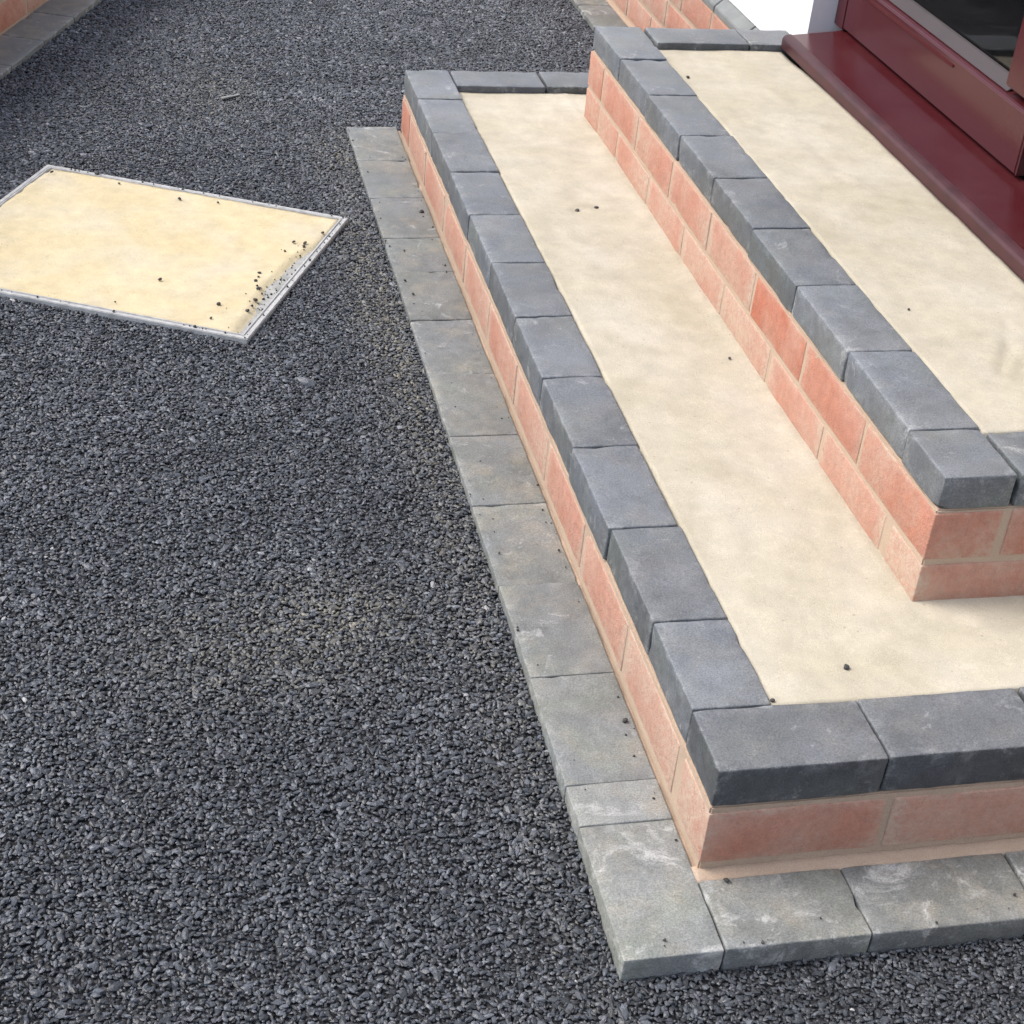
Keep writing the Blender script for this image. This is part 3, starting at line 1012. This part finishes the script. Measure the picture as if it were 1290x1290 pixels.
tar = mat_plain('crumb_tar', (0.045, 0.042, 0.040), 0.6)
crumbs = [crumb_mesh(k) for k in range(4)]
CC = 'the sand-filled inspection cover'
EDGE = 'dark asphalt crumb along the swept edge of ' + CC
CRUMBS = (
    # x, y, height (None: on a sand tread), label, group
    (-0.628, 2.125, 0.0015, 'dark crumb at the far left corner of ' + CC, None),
    (-0.496, 2.066, 0.0015, 'leftmost of three dark crumbs along the far rim of ' + CC, None),
    (-0.38, 1.99, 0.0015, 'middle of three dark crumbs along the far rim of ' + CC, None),
    (-0.306, 1.97, 0.0015, 'rightmost of three dark crumbs along the far rim of ' + CC, None),
    (-0.114, 1.824, 0.0015, 'dark crumb closest to the right-hand corner of ' + CC, None),
    (-0.153, 1.779, 0.0010, 'right one of two close dark crumbs above the swept edge of the inspection cover', None),
    (-0.174, 1.784, 0.0010, 'left one of two close dark crumbs above the swept edge of the inspection cover', None),
    (-0.33, 1.526, 0.0015, 'dark crumb on the sand just inside the nearest corner of the inspection cover', None),
    (-0.346, 1.473, 0.0015, 'dark crumb beside the near rim close to the nearest corner of the inspection cover', None),
    (-0.507, 1.54, 0.0015, 'dark crumb by the middle of the near rim of ' + CC, None),
    (-0.428, 1.627, 0.0015, 'lone dark crumb out on the sand of the inspection cover', None),
    (-0.249, 1.655, -0.001, EDGE, 'crumbs at the swept edge of the cover'),
    (-0.258, 1.622, -0.001, EDGE, 'crumbs at the swept edge of the cover'),
    (-0.256, 1.590, -0.001, EDGE, 'crumbs at the swept edge of the cover'),
    (-0.264, 1.545, -0.001, EDGE, 'crumbs at the swept edge of the cover'),
    (-0.282, 1.502, -0.001, EDGE, 'crumbs at the swept edge of the cover'),
    (-0.252, 1.638, -0.001, EDGE, 'crumbs at the swept edge of the cover'),
    (-0.272, 1.522, -0.001, EDGE, 'crumbs at the swept edge of the cover'),
    (0.325, 1.601, None, 'left one of two small crumbs far back on the lower sand tread', None),
    (0.366, 1.615, None, 'right one of two small crumbs far back on the lower sand tread', None),
    (0.328, 0.273, None, 'small dark crumb on the lower sand tread near its front nosing', None),
    (0.431, 1.025, None, 'small dark crumb on the lower sand tread beside the upper riser', None),
    (0.219, 0.226, None, 'dark crumb at the inner front corner of the lower nosing blocks', None),
    (0.609, 0.835, None, 'small dark crumb on the upper sand tread, halfway along the nosing', None),
    (0.579, 1.819, None, 'small dark crumb at the far end of the upper sand tread', None),
    (0.101, 0.367, 0.003, 'black crumb on the edging against the lower brick riser near the corner', None),
    (0.144, 0.094, 0.003, 'black crumb on the front edging below the lower brick riser', None),
    (0.014, 1.607, 0.003, 'upper of two black crumbs on the outer edge of the side edging', None),
    (0.02, 1.551, 0.003, 'lower of two black crumbs on the outer edge of the side edging', None),
    (0.095, 1.92, 0.003, 'black crumb far back on the side edging against the brick riser', None),
)
for x, y, zz, label, grp in CRUMBS:
    if zz is None:
        zz = (upper_z if x > X4 else lower_z)(x, y) + 0.002
    s = random.uniform(0.0018, 0.0038)
    o = link('asphalt_crumb', crumbs[random.randrange(4)], tar, None, (x, y, zz), (random.uniform(-0.4, 0.4), random.uniform(-0.4, 0.4), random.uniform(0, 6)))
    o.scale = (s * random.uniform(0.9, 1.5), s, s)
    tag(o, label, 'crumb', grp)
# a pale splinter on the asphalt
chip = rounded_box('wood_splinter', 0.055, 0.010, 0.005, 0.0022, 0.012, 0.001, 3.3, 2)
o = link('wood_splinter', chip, M['wood'], None, (-0.243, 2.589, -0.004), (0, 0.03, math.radians(38)))
tag(o, 'pale grey splinter lying on the asphalt beyond the inspection cover', 'splinter')

# fine dark grit trodden on to the edging, the cover's rim and the swept steel
g_rng = random.Random(21)
spots = []
for _ in range(40):
    spots.append((abs(g_rng.gauss(0, 0.018)) + 0.002, g_rng.uniform(0.01, 2.38), 0.0008))
for _ in range(22):
    spots.append((g_rng.uniform(0.01, 0.6), abs(g_rng.gauss(0, 0.016)) + 0.003, 0.0008))
for _ in range(40):
    spots.append((0.1 + g_rng.uniform(-0.006, 0.010), g_rng.uniform(0.14, 2.3), 0.0005))
ca, sa = math.cos(TRAY_A), math.sin(TRAY_A)
for _ in range(110):
    u = TRAY_W / 2 - 0.012 - abs(g_rng.gauss(0, 0.020))
    w = g_rng.choice((g_rng.uniform(-TRAY_H / 2 + 0.02, 0.12), g_rng.gauss(-0.10, 0.06)))
    w = max(-TRAY_H / 2 + 0.016, min(TRAY_H / 2 - 0.02, w))
    spots.append((TRAY_C.x + u * ca - w * sa, TRAY_C.y + u * sa + w * ca, max(tray_z(u, w), -0.0084) + 0.0004))
for _ in range(60):
    t = g_rng.uniform(-0.5, 0.5)
    side = g_rng.choice((0, 1, 2))
    u, w = ((TRAY_W / 2 - 0.004, t * TRAY_H), (t * TRAY_W, -TRAY_H / 2 + 0.005), (t * TRAY_W, TRAY_H / 2 - 0.006))[side]
    spots.append((TRAY_C.x + u * ca - w * sa, TRAY_C.y + u * sa + w * ca, 0.0004))
gb = bmesh.new()
for x, y, z in spots:
    r = g_rng.lognormvariate(-6.75, 0.38)
    res = bmesh.ops.create_icosphere(gb, subdivisions=1, radius=r, matrix=Matrix.Translation((x, y, z + r * 0.4)))
    for v in res['verts']:
        v.co += Vector((g_rng.uniform(-1, 1), g_rng.uniform(-1, 1), g_rng.uniform(-0.6, 0.6))) * r * 0.35
gm = bpy.data.meshes.new('asphalt_grit')
gb.to_mesh(gm)
gb.free()
tag(link('asphalt_grit', gm, tar), 'fine dark grit strewn on the block edging and the cover rim', 'grit', kind='stuff')

# crumpled pale sheet on the hall floor behind the glass, and a pale threshold strip
part('threshold_strip', box_mesh('threshold_strip', 1.16, 1.9, 1.885, 1.955, 0.3665, 0.376, 0.003), M['pale'], hall)
sheet = link('dust_sheet', sand_mesh('dust_sheet', lambda x, y: True, 1.16, 1.7, 1.42, 1.815,
             lambda x, y: 0.372 + 0.010 * abs(nz(x, y, 14, 2)) + 0.005 * abs(nz(x, y, 40, 4)), 0.004, 0.012), M['pale'])
tag(sheet, 'crumpled pale sheet on the hallway floor behind the glass', 'dust sheet')
